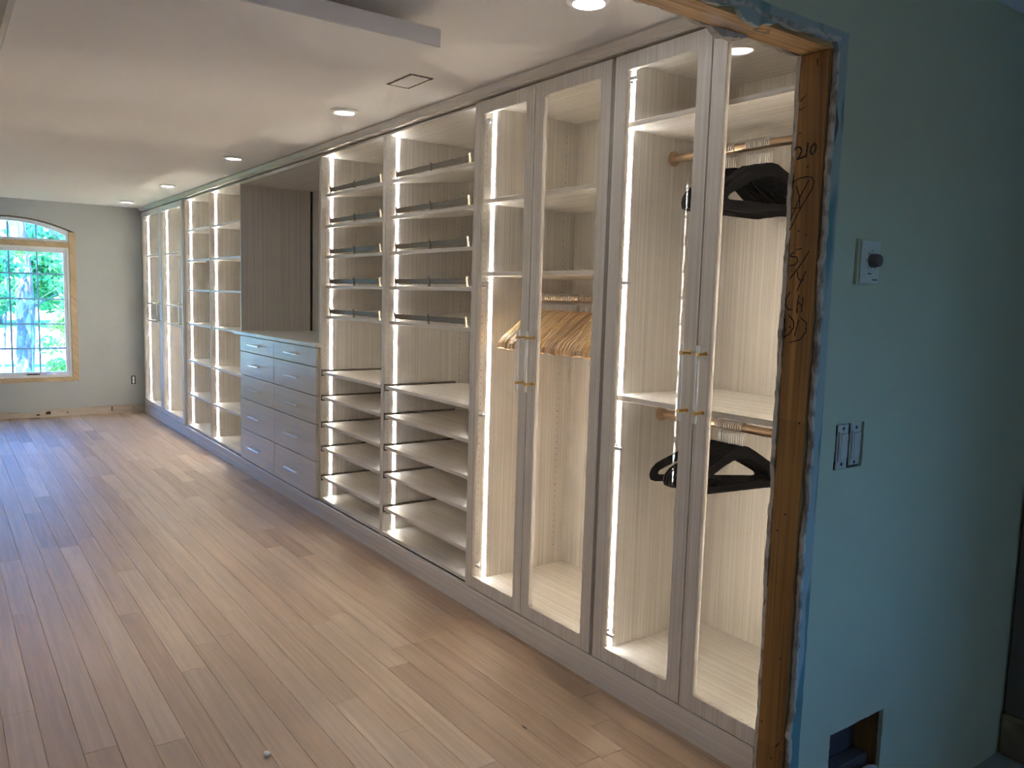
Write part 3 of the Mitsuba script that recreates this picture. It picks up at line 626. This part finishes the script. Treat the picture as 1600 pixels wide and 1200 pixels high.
# ------------------------------------------------------------------ outdoors
GZ = -0.5
gx, gy = np.meshgrid(np.linspace(-60, 60, 41), np.linspace(10.7, 90, 41), indexing='ij')
struct('lawn', (np.array([(-60, 10.62, GZ), (60, 10.62, GZ), (60, 110, GZ), (-60, 110, GZ)], float), np.array([[0, 1, 2], [0, 2, 3]])), 'm_grass')
struct('driveway', bx(-60, 60, 24.0, 40.0, GZ - 0.05, GZ + 0.02, 0), 'm_road')
lr = np.random.default_rng(5)
def leaves(clumps, n, size):
    """Small four-sided leaves scattered through ellipsoid clumps (centre, radii)."""
    vol = np.array([np.prod(r) ** (2 / 3) for _, r in clumps]); idx = lr.choice(len(clumps), n, p=vol / vol.sum())
    c = np.array([k[0] for k in clumps])[idx]; r = np.array([k[1] for k in clumps])[idx]
    d = lr.normal(size=(n, 3)); d /= np.linalg.norm(d, axis=1, keepdims=True)
    p = c + d * r * (lr.random((n, 1)) ** 0.45)
    nrm = lr.normal(size=(n, 3)) + (0, 0, 0.9); nrm /= np.linalg.norm(nrm, axis=1, keepdims=True)
    u = np.cross(nrm, lr.normal(size=(n, 3))); u /= np.linalg.norm(u, axis=1, keepdims=True); w = np.cross(nrm, u)
    s = size * lr.uniform(0.6, 1.3, (n, 1))
    v = np.stack([p - u * s, p + w * s * 0.5, p + u * s, p - w * s * 0.5], 1).reshape(-1, 3)
    b = np.arange(n)[:, None] * 4
    return v, np.vstack([b + [0, 1, 2], b + [0, 2, 3]])
def tree(label, x, y, h, rt, clumps, n, size, leaf, lean=0.0, group=None, branches=5):
    k = thing('tree', label, 'tree', group)
    zz = np.linspace(0, h, 9)
    pts = [(x + lean * t / h + 0.06 * math.sin(t * 1.3 + x), y + 0.05 * math.cos(t * 1.1), GZ - 0.02 + t) for t in zz]
    tr = obj('trunk', tube(pts, np.linspace(rt, rt * 0.55, 9), 12), 'm_bark', k, True)
    for i in range(branches):
        t0 = h * (0.5 + 0.09 * i); a = i * 2.4 + x
        b0 = np.array([x + lean * t0 / h, y, GZ + t0])
        obj('branch', tube([b0, b0 + (0.8 * math.cos(a), 0.8 * math.sin(a), 0.5), b0 + (1.9 * math.cos(a), 1.9 * math.sin(a), 0.9)], [rt * 0.35, rt * 0.22, rt * 0.08], 7), 'm_bark', tr, True)
    obj('foliage', leaves(clumps, n, size), leaf, k, stuff=True)
    return k
def crown(x, y, z0, z1, rad, n, seed):
    q = np.random.default_rng(seed)
    return [((x + q.normal() * rad * 0.55, y + q.normal() * rad * 0.5, q.uniform(z0, z1)), (q.uniform(.35, .6) * rad, q.uniform(.35, .6) * rad, q.uniform(.22, .4) * rad)) for _ in range(n)]
tree('tall tree with a thick grey trunk standing in view through the window', -0.63, 18.0, 9.0, 0.165, crown(-0.5, 18.0, 6.6, 9.2, 1.6, 16, 1) + [((-1.15, 17.2, 2.0), (.55, .5, .32)), ((0.2, 17.4, 1.65), (.5, .5, .5)), ((-0.45, 17.0, 2.15), (.8, .4, .2)), ((-1.05, 17.3, 1.3), (.26, .35, .35)), ((0.1, 17.3, 1.05), (.35, .4, .3))], 7500, 0.085, 'm_leaf_1', lean=-0.12)
tree('slender dark-leaved sapling at the left edge of the window view', -1.16, 15.0, 2.4, 0.022, crown(-1.15, 15.0, 0.7, 2.2, 0.42, 7, 2), 260, 0.07, 'm_leaf_2', branches=2)
tree('thin tree behind the thick trunk, its stem showing just right of it', -0.24, 21.5, 2.9, 0.07, crown(0.1, 21.5, 1.1, 2.3, 1.0, 12, 3), 3000, 0.085, 'm_leaf_0', branches=3)
k = thing('bush', 'bright yellow-green bush low in the right of the window view', 'bush')
obj('foliage', leaves(crown(-0.02, 16.2, -0.45, 0.95, 0.5, 16, 4), 2000, 0.05), 'm_leaf_3', k, stuff=True)
obj('stem', cat(*[tube([(-0.05 + 0.06 * i, 16.2, GZ - 0.02), (-0.12 + 0.13 * i, 16.2, 0.7)], [0.02, 0.008], 6) for i in range(3)]), 'm_bark', k)
tree('dark green tree on the right beyond the bush', 2.3, 23.0, 4.0, 0.12, crown(1.9, 23.0, 0.6, 3.6, 1.0, 14, 6), 4500, 0.09, 'm_leaf_0')
row = [(-9, 44, 2), (-6.0, 48, 0), (-2.6, 43.5, 1), (0.6, 48, 0), (3.2, 43.5, 2), (6.4, 48, 1), (9.8, 44, 0), (13, 48, 2), (-13, 47, 1)]
for i, (x, y, l) in enumerate(row):
    tree('leafy tree in the wood across the driveway', x, y, 4.9, 0.2, crown(x, y, 0.6, 4.3, 1.9, 24, 20 + i), 3600, 0.20, f'm_leaf_{l}', group='trees across the driveway')
side = [(-6.5, 19, 1), (-4.2, 22.5, 0), (4.6, 18.5, 2), (7.5, 22, 0)]
for i, (x, y, l) in enumerate(side):
    tree('leafy tree on the lawn to the side of the window view', x, y, 4.2, 0.14, crown(x, y, 1.2, 3.6, 1.0, 12, 40 + i), 2600, 0.10, f'm_leaf_{l}', group='lawn trees beside the view')
